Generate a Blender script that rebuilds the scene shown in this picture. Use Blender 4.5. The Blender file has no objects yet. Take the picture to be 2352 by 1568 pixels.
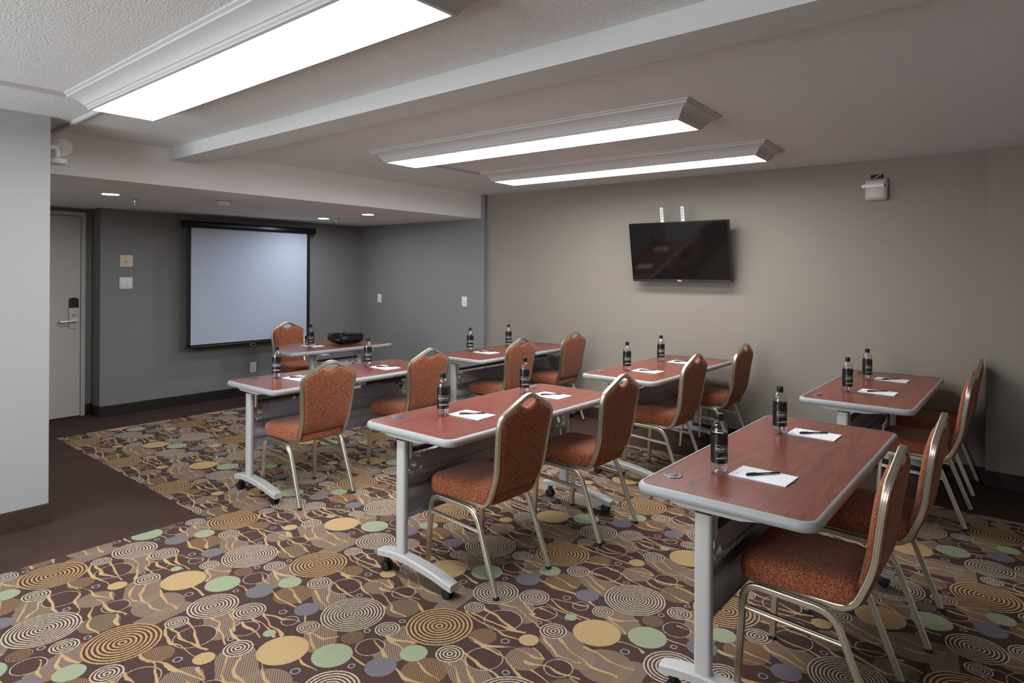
import bpy, bmesh, math, random
from mathutils import Vector, Matrix
R = math.radians
random.seed(7)
S = bpy.context.scene
COL = S.collection

# ------------------------------------------------------------------ camera
IMG_W, IMG_H = 2352, 1568
cam_d = bpy.data.cameras.new('camera')
cam = bpy.data.objects.new('camera', cam_d)
COL.objects.link(cam)
cam_d.sensor_fit = 'HORIZONTAL'
cam_d.sensor_width = 36.0
cam_d.lens = 1466.6 / IMG_W * 36.0
cam_d.shift_y = -(784.0 - 625.28) / IMG_W
cam_d.clip_start = 0.05
yaw, pitch, roll = 0.68972, -0.0005, 0.00643
fw = Vector((math.cos(yaw)*math.cos(pitch), math.sin(yaw)*math.cos(pitch), math.sin(pitch)))
rt = Vector((math.sin(yaw), -math.cos(yaw), 0))
up = rt.cross(fw)
r2 = rt*math.cos(roll) + up*math.sin(roll)
u2 = -rt*math.sin(roll) + up*math.cos(roll)
CAM = Vector((0, 0, 1.5461))
cam.matrix_world = Matrix(((r2.x, u2.x, -fw.x, CAM.x), (r2.y, u2.y, -fw.y, CAM.y), (r2.z, u2.z, -fw.z, CAM.z), (0, 0, 0, 1)))
S.camera = cam

# ------------------------------------------------------------------ world, exposure
w = bpy.data.worlds.new('world'); S.world = w
w.use_nodes = True
w.node_tree.nodes['Background'].inputs[0].default_value = (0.93, 0.97, 1.0, 1)
w.node_tree.nodes['Background'].inputs[1].default_value = 9.5
S.view_settings.view_transform = 'Standard'
S.view_settings.look = 'None'
S.view_settings.gamma = 1.0
S.view_settings.use_curve_mapping = False
S.view_settings.exposure = 0.6
try:
    S.cycles.use_denoising = True
    S.cycles.max_bounces = 8
    S.cycles.diffuse_bounces = 4
    S.cycles.use_adaptive_sampling = True
    S.cycles.adaptive_threshold = 0.02
    S.cycles.transparent_max_bounces = 12
    S.cycles.caustics_reflective = False
    S.cycles.caustics_refractive = False
    S.cycles.sample_clamp_indirect = 6.0
except Exception:
    pass
ADDED_WINDOWS = [(2.45, 1.3), (3.90, 1.3)]      # unseen windows added to brighten the room, opposite the television: centre along y, width
WZ0, WZ1 = 0.12, 2.42
for wy, ww in ADDED_WINDOWS:      # sampling portals in the window openings (they give no light of their own)
    pd = bpy.data.lights.new('window_portal', 'AREA'); pd.shape = 'RECTANGLE'; pd.size = WZ1-WZ0; pd.size_y = ww
    po = bpy.data.objects.new('window_portal', pd); COL.objects.link(po)
    po.location = (-2.68, wy, (WZ0+WZ1)/2); po.rotation_euler = (0, R(-90), 0)
    pd.cycles.is_portal = True
PANEL_LIGHT = 14.5       # emission of the fluorescent diffusers
DOWN_LIGHT = 190.0        # emission of the recessed lamps

# ------------------------------------------------------------------ helpers: colour and nodes
def lin(c):
    c = c/255.0
    return c/12.92 if c <= 0.04045 else ((c+0.055)/1.055)**2.4
def rgb(r, g, b): return (lin(r), lin(g), lin(b), 1.0)

class NT:
    def __init__(self, name):
        self.m = bpy.data.materials.new(name); self.m.use_nodes = True
        self.t = self.m.node_tree; self.t.nodes.clear()
        self.out = self.t.nodes.new('ShaderNodeOutputMaterial')
    def put(self, sock, v):
        if v is None: return
        if isinstance(v, bpy.types.NodeSocket): self.t.links.new(v, sock)
        else: sock.default_value = v
    def math(self, op, a, b=None, c=None, clamp=False):
        n = self.t.nodes.new('ShaderNodeMath'); n.operation = op; n.use_clamp = clamp
        self.put(n.inputs[0], a); self.put(n.inputs[1], b); self.put(n.inputs[2], c)
        return n.outputs[0]
    def vec(self, op, a, b=None, c=None):
        n = self.t.nodes.new('ShaderNodeVectorMath'); n.operation = op
        self.put(n.inputs[0], a); self.put(n.inputs[1], b); self.put(n.inputs[2], c)
        return n.outputs[1] if op in ('DISTANCE', 'DOT_PRODUCT', 'LENGTH') else n.outputs[0]
    def mix(self, f, a, b):
        n = self.t.nodes.new('ShaderNodeMix'); n.data_type = 'RGBA'
        self.put(n.inputs[0], f); self.put(n.inputs[6], a); self.put(n.inputs[7], b)
        return n.outputs[2]
    def coord(self, which='Object'):
        n = self.t.nodes.new('ShaderNodeTexCoord'); return n.outputs[which]
    def mapping(self, v, scale=(1, 1, 1), loc=(0, 0, 0), rot=(0, 0, 0)):
        n = self.t.nodes.new('ShaderNodeMapping'); self.put(n.inputs[0], v)
        n.inputs['Scale'].default_value = scale; n.inputs['Location'].default_value = loc; n.inputs['Rotation'].default_value = rot
        return n.outputs[0]
    def noise(self, v, scale=5, detail=2, rough=0.5, dist=0.0, dim='3D'):
        n = self.t.nodes.new('ShaderNodeTexNoise'); n.noise_dimensions = dim; self.put(n.inputs['Vector'], v)
        n.inputs['Scale'].default_value = scale; n.inputs['Detail'].default_value = detail
        n.inputs['Roughness'].default_value = rough; n.inputs['Distortion'].default_value = dist
        return n.outputs[0]
    def ramp(self, f, stops, interp='LINEAR'):
        n = self.t.nodes.new('ShaderNodeValToRGB'); self.put(n.inputs[0], f)
        cr = n.color_ramp; cr.interpolation = interp
        while len(cr.elements) < len(stops): cr.elements.new(0.5)
        for e, (p, c) in zip(cr.elements, stops): e.position = p; e.color = c
        return n.outputs[0]
    def bump(self, h, strength=0.3, dist=0.01):
        n = self.t.nodes.new('ShaderNodeBump'); self.put(n.inputs['Height'], h)
        n.inputs['Strength'].default_value = strength; n.inputs['Distance'].default_value = dist
        return n.outputs[0]
    def bsdf(self, color=(0.8, 0.8, 0.8, 1), rough=0.5, metal=0.0, normal=None, spec=0.5, coat=0.0, sheen=0.0, trans=0.0, ior=1.45, emit=None, emit_s=0.0):
        n = self.t.nodes.new('ShaderNodeBsdfPrincipled')
        self.put(n.inputs['Base Color'], color); self.put(n.inputs['Roughness'], rough); self.put(n.inputs['Metallic'], metal)
        self.put(n.inputs['Normal'], normal)
        n.inputs['Specular IOR Level'].default_value = spec
        n.inputs['Coat Weight'].default_value = coat; n.inputs['Coat Roughness'].default_value = 0.15
        n.inputs['Sheen Weight'].default_value = sheen
        n.inputs['Transmission Weight'].default_value = trans; n.inputs['IOR'].default_value = ior
        if emit: n.inputs['Emission Color'].default_value = emit; n.inputs['Emission Strength'].default_value = emit_s
        self.t.links.new(n.outputs[0], self.out.inputs[0])
        return n

def plain(name, color, rough=0.5, metal=0.0, spec=0.5, grain=0.0, scale=120.0, coat=0.0, bump=0.0):
    m = NT(name); c = color; nrm = None
    if grain or bump:
        nz = m.noise(m.coord(), scale, 3)
        if grain:
            lo = tuple(x*(1-grain) for x in color[:3])+(1,); hi = tuple(min(1, x*(1+grain)) for x in color[:3])+(1,)
            c = m.mix(nz, lo, hi)
        if bump: nrm = m.bump(nz, bump, 0.004)
    m.bsdf(c, rough, metal, nrm, spec, coat)
    return m.m

def emitter(name, color, strength):
    m = NT(name); e = m.t.nodes.new('ShaderNodeEmission')
    e.inputs[0].default_value = color; e.inputs[1].default_value = strength
    m.t.links.new(e.outputs[0], m.out.inputs[0]); return m.m

def clear_plastic(name, tint, gloss=0.6):
    m = NT(name)
    tr = m.t.nodes.new('ShaderNodeBsdfTransparent'); tr.inputs[0].default_value = tint
    gl = m.t.nodes.new('ShaderNodeBsdfGlossy'); gl.inputs['Roughness'].default_value = 0.06
    fr = m.t.nodes.new('ShaderNodeLayerWeight'); fr.inputs[0].default_value = 0.5
    fac = m.math('MULTIPLY_ADD', m.math('POWER', fr.outputs['Facing'], 3.0), gloss, 0.09)
    mx = m.t.nodes.new('ShaderNodeMixShader')
    m.t.links.new(fac, mx.inputs[0]); m.t.links.new(tr.outputs[0], mx.inputs[1]); m.t.links.new(gl.outputs[0], mx.inputs[2])
    m.t.links.new(mx.outputs[0], m.out.inputs[0]); return m.m

# ------------------------------------------------------------------ the woven carpet
TX, TY = 0.935, 0.912
TO = (2.371-0.4675, 2.355-0.456)
def carpet_material():
    """repeating woven tile; the tile is cut into 4 x 4 cells so that each point only weighs the motifs near it"""
    m = NT('patterned_carpet')
    P = m.coord('Object')
    jit = m.t.nodes.new('ShaderNodeTexNoise'); jit.noise_dimensions = '2D'; jit.inputs['Scale'].default_value = 130; jit.inputs['Detail'].default_value = 0
    m.put(jit.inputs['Vector'], P)
    j = m.vec('SUBTRACT', jit.outputs[1], (0.5, 0.5, 0.5))
    Pm = m.vec('SUBTRACT', m.vec('MULTIPLY_ADD', j, (0.0035, 0.0035, 0), P), (TO[0], TO[1], 0))
    flat = lambda v: m.vec('MULTIPLY', m.vec('WRAP', v, (TX, TY, 1), (0, 0, -1)), (1, 1, 0))
    true_p = flat(Pm)
    wob = m.t.nodes.new('ShaderNodeTexNoise'); wob.noise_dimensions = '2D'; wob.inputs['Scale'].default_value = 10; wob.inputs['Detail'].default_value = 0
    m.put(wob.inputs['Vector'], P)
    bend = m.vec('MULTIPLY', m.vec('SUBTRACT', wob.outputs[1], (0.5, 0.5, 0.5)), (0.040, 0.040, 0))
    tw = wob.outputs[0]
    pile = m.noise(P, 420, 1, dim='2D')
    sx = m.vec('DOT_PRODUCT', P, (0.82/0.0085, -0.57/0.0085, 0))
    hatch = m.math('MULTIPLY_ADD', m.math('GREATER_THAN', m.math('FRACT', sx), 0.45), 0.72, 0.25)
    width = m.math('MULTIPLY_ADD', tw, 0.0095, 0.0002)
    shade = m.math('MULTIPLY_ADD', m.math('MULTIPLY_ADD', pile, 0.5, 0.08), -0.60, 1.0)
    brown = rgb(88, 69, 65); tan = rgb(160, 139, 120); cream = rgb(200, 186, 166); orange = rgb(192, 158, 112)
    gold = rgb(196, 166, 122); green = rgb(163, 172, 143); slate = rgb(126, 120, 126); caramel = rgb(150, 120, 92)
    khaki = rgb(138, 124, 98); lav = rgb(162, 158, 166); line_c = rgb(200, 174, 132); line_o = rgb(188, 148, 106)
    L = [
        [(0.214, 1.011), (0.189, 0.934), (0.190, 0.877), (0.194, 0.781), (0.189, 0.686)],
        [(0.228, 0.982), (0.220, 0.904), (0.224, 0.839), (0.239, 0.774), (0.259, 0.710)],
        [(0.297, 0.979), (0.291, 0.920), (0.277, 0.862), (0.252, 0.760)],
        [(0.375, 0.940), (0.379, 0.868), (0.363, 0.809), (0.335, 0.743), (0.314, 0.673)],
        [(0.450, 0.919), (0.434, 0.843), (0.403, 0.762)],
        [(0.389, 0.779), (0.378, 0.668)],
        [(0.451, 0.783), (0.456, 0.725), (0.434, 0.620)],
        [(0.493, 0.780), (0.501, 0.660), (0.492, 0.582)],
        [(0.542, 0.783), (0.523, 0.724), (0.511, 0.673), (0.521, 0.560)],
        [(0.549, 0.788), (0.582, 0.695), (0.608, 0.610)],
        [(0.744, 0.899), (0.722, 0.831), (0.711, 0.754)],
        [(0.673, 0.951), (0.658, 0.832), (0.672, 0.728), (0.655, 0.635), (0.625, 0.584)],
        [(0.818, 0.796), (0.798, 0.726), (0.753, 0.631)],
        [(0.874, 0.776), (0.845, 0.730), (0.795, 0.641)],
        [(0.916, 0.806), (0.918, 0.754), (0.892, 0.594)],
        [(0.061, 0.882), (0.077, 0.797), (0.053, 0.661), (0.003, 0.522), (-0.005, 0.397)],
        [(0.067, 0.821), (0.113, 0.701), (0.121, 0.631), (0.145, 0.531)],
        [(0.182, 0.609), (0.168, 0.564), (0.145, 0.531)],
        [(0.103, 0.572), (0.127, 0.476), (0.140, 0.349)],
        [(0.277, 0.604), (0.242, 0.549), (0.208, 0.496), (0.207, 0.439), (0.226, 0.415)],
        [(0.316, 0.558), (0.258, 0.478), (0.240, 0.390), (0.253, 0.307), (0.250, 0.246)],
        [(0.335, 0.449), (0.303, 0.290), (0.318, 0.220)],
        [(0.457, 0.369), (0.453, 0.246)],
        [(0.591, 0.502), (0.557, 0.432), (0.526, 0.376)],
        [(0.590, 0.491), (0.610, 0.424), (0.650, 0.383)],
        [(0.797, 0.217), (0.779, 0.140), (0.767, 0.102)],
        [(0.795, 0.214), (0.830, 0.090)],
        [(0.725, 0.236), (0.704, 0.135), (0.700, 0.100)],
        [(0.600, 0.218), (0.603, 0.128)],
        [(0.118, 0.386), (0.097, 0.315), (0.097, 0.263)],
        [(0.068, 0.529), (0.051, 0.452), (0.009, 0.367), (0.008, 0.275)],
    ]
    def simplify(q, tol=0.011):
        if len(q) < 3: return q
        a, b = q[0], q[-1]; Ln = math.hypot(b[0]-a[0], b[1]-a[1])
        ds = [abs((b[0]-a[0])*(a[1]-c[1])-(a[0]-c[0])*(b[1]-a[1]))/Ln for c in q[1:-1]]
        i = max(range(len(ds)), key=lambda n: ds[n])
        if ds[i] < tol: return [a, b]
        return simplify(q[:i+2], tol)[:-1]+simplify(q[i+1:], tol)
    segs = [(a, b) for q in L for a, b in zip(simplify(q)[:-1], simplify(q)[1:])]
    SH = [(dx, dy) for dx in (-TX, 0, TX) for dy in (-TY, 0, TY)]
    patches = [((0.305, 0.57), (0.245, 0.44), 0.078), ((0.41, 0.90), (0.36, 0.80), 0.075), ((0.62, 0.46), (0.575, 0.40), 0.068),
               ((0.85, 0.17), (0.72, 0.12), 0.070), ((0.855, 0.76), (0.80, 0.64), 0.074), ((0.17, 0.20), (0.33, 0.22), 0.05)]
    hatched = [(0.724, 0.839, 0.090, caramel), (0.114, 0.825, 0.059, caramel), (0.043, 0.347, 0.080, khaki), (0.105, 0.593, 0.077, tan), (0.274, 0.320, 0.110, tan)]
    outlined = [(0.265, 0.841, 0.085), (0.432, 0.735, 0.057), (0.002, 0.716, 0.076), (0.142, 0.453, 0.057), (0.589, 0.644, 0.038), (0.693, 0.216, 0.060)]
    solid = [(0.451, 0.470, 0.102, gold), (0.559, 0.287, 0.081, green), (0.219, 0.659, 0.042, gold), (0.780, 0.047, 0.056, green),
             (0.480, 0.624, 0.027, green), (0.636, 0.078, 0.062, slate), (0.691, 0.673, 0.056, slate)]
    ringed = [(0.051, 0.111, 0.146, 8, orange), (0.804, 0.480, 0.142, 10, cream), (0.431, 0.115, 0.110, 7, cream), (0.515, 0.857, 0.072, 5, cream),
              (0.263, 0.099, 0.048, 4, cream), (0.340, 0.620, 0.059, 4, cream), (0.871, 0.844, 0.058, 4, cream), (0.612, 0.539, 0.048, 4, cream),
              (0.825, 0.266, 0.054, 4, cream), (0.689, 0.328, 0.045, 5, caramel)]
    loops = [(0.148, 0.730, 0.019), (0.924, 0.593, 0.016), (0.352, 0.708, 0.015), (0.609, 0.735, 0.019), (0.566, 0.170, 0.015), (0.759, 0.321, 0.016), (0.907, 0.264, 0.015), (0.407, 0.308, 0.020)]
    def cell(x0, x1, y0, y1):
        p = true_p; col = brown
        def near(x, y, r):
            return [(x+dx, y+dy) for dx, dy in SH if math.hypot(max(x0-x-dx, 0, x+dx-x1), max(y0-y-dy, 0, y+dy-y1)) < r+0.003]
        def near_seg(a, b, r):
            out = []
            for dx, dy in SH:
                A, B = (a[0]+dx, a[1]+dy), (b[0]+dx, b[1]+dy)
                for k in range(21):
                    X, Y = A[0]+(B[0]-A[0])*k/20, A[1]+(B[1]-A[1])*k/20
                    if math.hypot(max(x0-X, 0, X-x1), max(y0-Y, 0, Y-y1)) < r: out.append((A, B)); break
            return out
        def dist(c): return m.vec('DISTANCE', p, (c[0], c[1], 0))
        def seg_dist(a, b):
            bx, by = b[0]-a[0], b[1]-a[1]; L2 = bx*bx+by*by
            h = m.math('ADD', m.vec('DOT_PRODUCT', p, (bx/L2, by/L2, 0)), -(a[0]*bx+a[1]*by)/L2, clamp=True)
            return m.vec('DISTANCE', p, m.vec('MULTIPLY_ADD', h, (bx, by, 0), (a[0], a[1], 0)))
        def chain(v, base): return m.vec('MULTIPLY_ADD', v, (1e-12, 1e-12, 0), base)     # keeps few values alive at once
        for a, b, r in patches:
            for A, B in near_seg(a, b, r+0.003):
                col = m.mix(m.math('MULTIPLY', m.math('LESS_THAN', seg_dist(A, B), r), hatch), col, tan)
        for x, y, r, c in hatched:
            for q in near(x, y, r): col = m.mix(m.math('MULTIPLY', m.math('LESS_THAN', dist(q), r), hatch), col, c)
        for x, y, r in outlined:
            for q in near(x, y, r):
                d = dist(q)
                col = m.mix(m.math('LESS_THAN', d, r), col, brown)
                col = m.mix(m.math('COMPARE', d, r-0.0015, 0.0018), col, cream)
        # twigs, drawn with bent coordinates (not wrapped again: the copies around the tile cover the rim)
        bent = m.vec('ADD', true_p, bend); p = bent; d = None; k = 0
        for a, b in segs:
            for A, B in near_seg(a, b, 0.03):
                e = seg_dist(A, B); d = e if d is None else m.math('MINIMUM', d, e); k += 1
                if k % 8 == 0: p = chain(d, bent)
        if d is not None: col = m.mix(m.math('LESS_THAN', d, width), col, m.mix(tw, line_o, line_c))
        p = true_p if not isinstance(col, bpy.types.NodeSocket) else chain(col, true_p)
        for x, y, r, c in solid:
            for q in near(x, y, r): col = m.mix(m.math('LESS_THAN', dist(q), r), col, c)
        for x, y, r, n, c in ringed:
            for q in near(x, y, r):
                d = dist(q)
                ring = m.math('GREATER_THAN', m.math('FRACT', m.math('MULTIPLY', d, (n-0.02)/r)), 0.52)
                col = m.mix(m.math('LESS_THAN', d, r), col, m.mix(ring, brown, c))
        for x, y, r in loops:
            for q in near(x, y, r): col = m.mix(m.math('COMPARE', dist(q), r-0.003, 0.0028), col, lav)
        col = m.vec('MULTIPLY', col, shade)
        b = m.t.nodes.new('ShaderNodeBsdfDiffuse'); m.put(b.inputs[0], col); b.inputs[1].default_value = 0.3
        return b.outputs[0]
    sep = m.t.nodes.new('ShaderNodeSeparateXYZ'); m.put(sep.inputs[0], true_p)
    def pick(f, a, b):
        n = m.t.nodes.new('ShaderNodeMixShader'); m.put(n.inputs[0], f); m.put(n.inputs[1], a); m.put(n.inputs[2], b); return n.outputs[0]
    def split(x0, x1, y0, y1, depth):
        if depth == 0: return cell(x0, x1, y0, y1)
        if depth % 2 == 0:
            c = (x0+x1)/2; return pick(m.math('GREATER_THAN', sep.outputs[0], c), split(x0, c, y0, y1, depth-1), split(c, x1, y0, y1, depth-1))
        c = (y0+y1)/2; return pick(m.math('GREATER_THAN', sep.outputs[1], c), split(x0, x1, y0, c, depth-1), split(x0, x1, c, y1, depth-1))
    m.t.links.new(split(0, TX, 0, TY, 4), m.out.inputs[0])
    return m.m

def carpet_plain():
    m = NT('dark_border_carpet'); P = m.coord('Object')
    a = m.noise(P, 380, 2); b = m.noise(P, 3.2, 3)
    c = m.mix(b, rgb(66, 51, 46), rgb(88, 70, 62))
    c = m.mix(m.math('MULTIPLY', a, 0.5), c, rgb(44, 33, 30))
    m.bsdf(c, 0.95, 0, m.bump(a, 0.3, 0.003), 0.1); return m.m

def ceiling_material():
    m = NT('stippled_ceiling'); P = m.coord('Object')
    a = m.noise(P, 120, 3, 0.6); b = m.noise(P, 260, 2)
    h = m.math('ADD', a, m.math('MULTIPLY', b, 0.5))
    c = m.mix(a, rgb(220, 223, 224), rgb(244, 247, 248))
    m.bsdf(c, 0.9, 0, m.bump(h, 0.8, 0.008), 0.2); return m.m

def paint(name, c, v=0.03, rough=0.7):
    m = NT(name); P = m.coord('Object')
    n = m.noise(P, 1.2, 3); o = m.noise(P, 260, 1)
    lo = tuple(x*(1-v) for x in c[:3])+(1,); hi = tuple(min(1, x*(1+v)) for x in c[:3])+(1,)
    m.bsdf(m.mix(n, lo, hi), rough, 0, m.bump(o, 0.06, 0.002), 0.3); return m.m

def fabric_material():
    m = NT('copper_patterned_fabric'); P = m.coord('Object')
    a = m.noise(P, 230, 1, 0.5, 1.4)
    k = m.math('GREATER_THAN', a, 0.5)
    c = m.mix(k, rgb(84, 50, 34), rgb(190, 112, 76))
    c = m.mix(m.math('MULTIPLY', m.noise(P, 6, 2), 0.3), c, rgb(112, 64, 40))
    m.bsdf(c, 0.85, 0, m.bump(a, 0.2, 0.002), 0.2, 0, 0.15); return m.m

def wood_material():
    m = NT('mahogany_laminate'); P = m.coord('Object')
    g1 = m.noise(m.mapping(P, (2.6, 52, 1)), 3.0, 4, 0.6, 0.7)
    g2 = m.noise(m.mapping(P, (0.9, 6.5, 1)), 2.2, 2, 0.5, 1.6)
    g3 = m.noise(m.mapping(P, (6, 160, 1)), 4.0, 2, 0.6, 0.2)
    f = m.math('MULTIPLY_ADD', g2, 0.45, m.math('MULTIPLY', g1, 0.6))
    c = m.ramp(f, [(0.30, rgb(62, 24, 19)), (0.44, rgb(112, 50, 38)), (0.58, rgb(152, 76, 58)), (0.75, rgb(104, 46, 35))])
    c = m.mix(m.math('MULTIPLY', g3, 0.4), c, rgb(56, 22, 18))
    m.bsdf(c, 0.32, 0, None, 0.5, 0.25); return m.m

M = {}
def make_materials():
    M['carpet'] = carpet_material(); M['border'] = carpet_plain(); M['ceiling'] = ceiling_material()
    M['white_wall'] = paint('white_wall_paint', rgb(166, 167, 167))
    M['soffit'] = paint('lightened_soffit_paint', rgb(240, 240, 238)); M['beam'] = paint('beam_paint', rgb(204, 205, 204))  # soffit and beam share one paint; soffit copy lightened for missing light
    M['bounce_wall'] = paint('bounce_white_paint', rgb(236, 236, 234))  # unseen walls painted brighter to bounce more light onto the ceiling
    M['taupe'] = paint('taupe_wall_paint', rgb(143, 134, 125))
    M['grey'] = paint('cool_lit_wall_paint', rgb(134, 133, 133))  # same paint as the taupe wall, cool alcove light put into the colour
    M['base'] = plain('dark_baseboard', rgb(38, 30, 28), 0.55, grain=0.25, scale=60)
    M['base_carpet'] = M['border']
    M['door'] = paint('door_paint', rgb(196, 190, 182), 0.02, 0.5)
    M['fabric'] = fabric_material()
    M['chair_metal'] = plain('champagne_metal', (0.66, 0.61, 0.51, 1), 0.34, 1.0)
    M['glide'] = plain('black_glide_plastic', rgb(26, 26, 28), 0.5)
    M['wood'] = wood_material()
    M['edge'] = plain('grey_edge_moulding', rgb(158, 161, 161), 0.42)
    M['steel'] = plain('grey_powder_coat', rgb(178, 178, 176), 0.45)
    M['panel'] = plain('dark_grey_panel', rgb(160, 160, 170), 0.42, 0.0)
    M['dark'] = plain('dark_steel', rgb(52, 50, 54), 0.4, 0.3)
    M['black'] = plain('black_plastic', rgb(18, 18, 20), 0.4)
    M['gloss_black'] = plain('gloss_black', rgb(14, 13, 13), 0.09, coat=0.5)
    M['grommet'] = plain('grommet_grey', rgb(110, 112, 118), 0.3, 0.5)
    M['moulding'] = plain('white_moulding', rgb(192, 192, 192), 0.5)
    M['white_plastic'] = plain('white_plastic', rgb(232, 230, 226), 0.4)
    M['cream_plastic'] = plain('cream_plastic', rgb(226, 208, 180), 0.45)
    M['offwhite'] = plain('offwhite_plastic', rgb(196, 184, 182), 0.45)
    M['paper'] = plain('notepad_paper', rgb(240, 242, 246), 0.8)
    M['paper_mark'] = plain('faint_print', rgb(176, 178, 188), 0.8)
    M['pen'] = plain('pen_black', rgb(46, 42, 46), 0.3)
    M['pen_mark'] = plain('pen_print', rgb(200, 200, 204), 0.4)
    M['label'] = plain('black_label', rgb(30, 26, 22), 0.3)
    M['print_white'] = plain('white_print', rgb(236, 236, 240), 0.5)
    M['print_grey'] = plain('grey_print', rgb(150, 148, 150), 0.5)
    M['bottle'] = clear_plastic('clear_bottle_plastic', (0.96, 0.96, 0.97, 1), 0.9)
    M['water'] = clear_plastic('water', (0.90, 0.91, 0.92, 1), 0.35)
    M['screen'] = plain('projection_fabric', rgb(186, 196, 214), 0.75)
    M['screen_black'] = plain('screen_border', rgb(20, 20, 26), 0.6)
    M['screen_case'] = plain('screen_case_metal', rgb(16, 17, 24), 0.28, 0.3)
    M['chrome'] = plain('chrome', (0.75, 0.75, 0.76, 1), 0.15, 1.0)
    M['satin'] = plain('satin_steel', (0.55, 0.55, 0.56, 1), 0.35, 1.0)
    M['glass_dark'] = plain('dark_tv_glass', rgb(20, 17, 16), 0.06, spec=0.6)
    M['diffuser'] = emitter('lit_diffuser', (0.965, 0.985, 1.0, 1), PANEL_LIGHT)
    M['lamp'] = emitter('lit_downlight', (0.90, 0.95, 1.0, 1), DOWN_LIGHT)
    M['led_red'] = emitter('red_led', (1.0, 0.08, 0.05, 1), 2.0)
    M['lens'] = plain('clear_lamp_lens', (0.80, 0.81, 0.82, 1), 0.15, 0.2, grain=0.35, scale=70, bump=0.6)
    M['wire_blue'] = plain('blue_wire', rgb(40, 70, 120), 0.5)
    M['port_blue'] = plain('blue_port', rgb(60, 80, 190), 0.4)
    M['port_red'] = plain('red_port', rgb(200, 70, 50), 0.4)
    M['port_green'] = plain('green_port', rgb(70, 170, 110), 0.4)
    M['port_yellow'] = plain('yellow_port', rgb(226, 200, 110), 0.4)
    M['slot'] = plain('dark_slot', rgb(8, 8, 9), 0.6)
make_materials()

# ------------------------------------------------------------------ helpers: geometry
def link_mesh(name, me, mat, parent=None, smooth=35):
    mats = mat if isinstance(mat, (list, tuple)) else [mat]
    for x in mats: me.materials.append(x)
    if smooth and len(me.polygons):
        me.shade_smooth(); me.set_sharp_from_angle(angle=R(smooth))
    o = bpy.data.objects.new(name, me); COL.objects.link(o)
    if parent is not None: o.parent = parent
    return o

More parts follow.
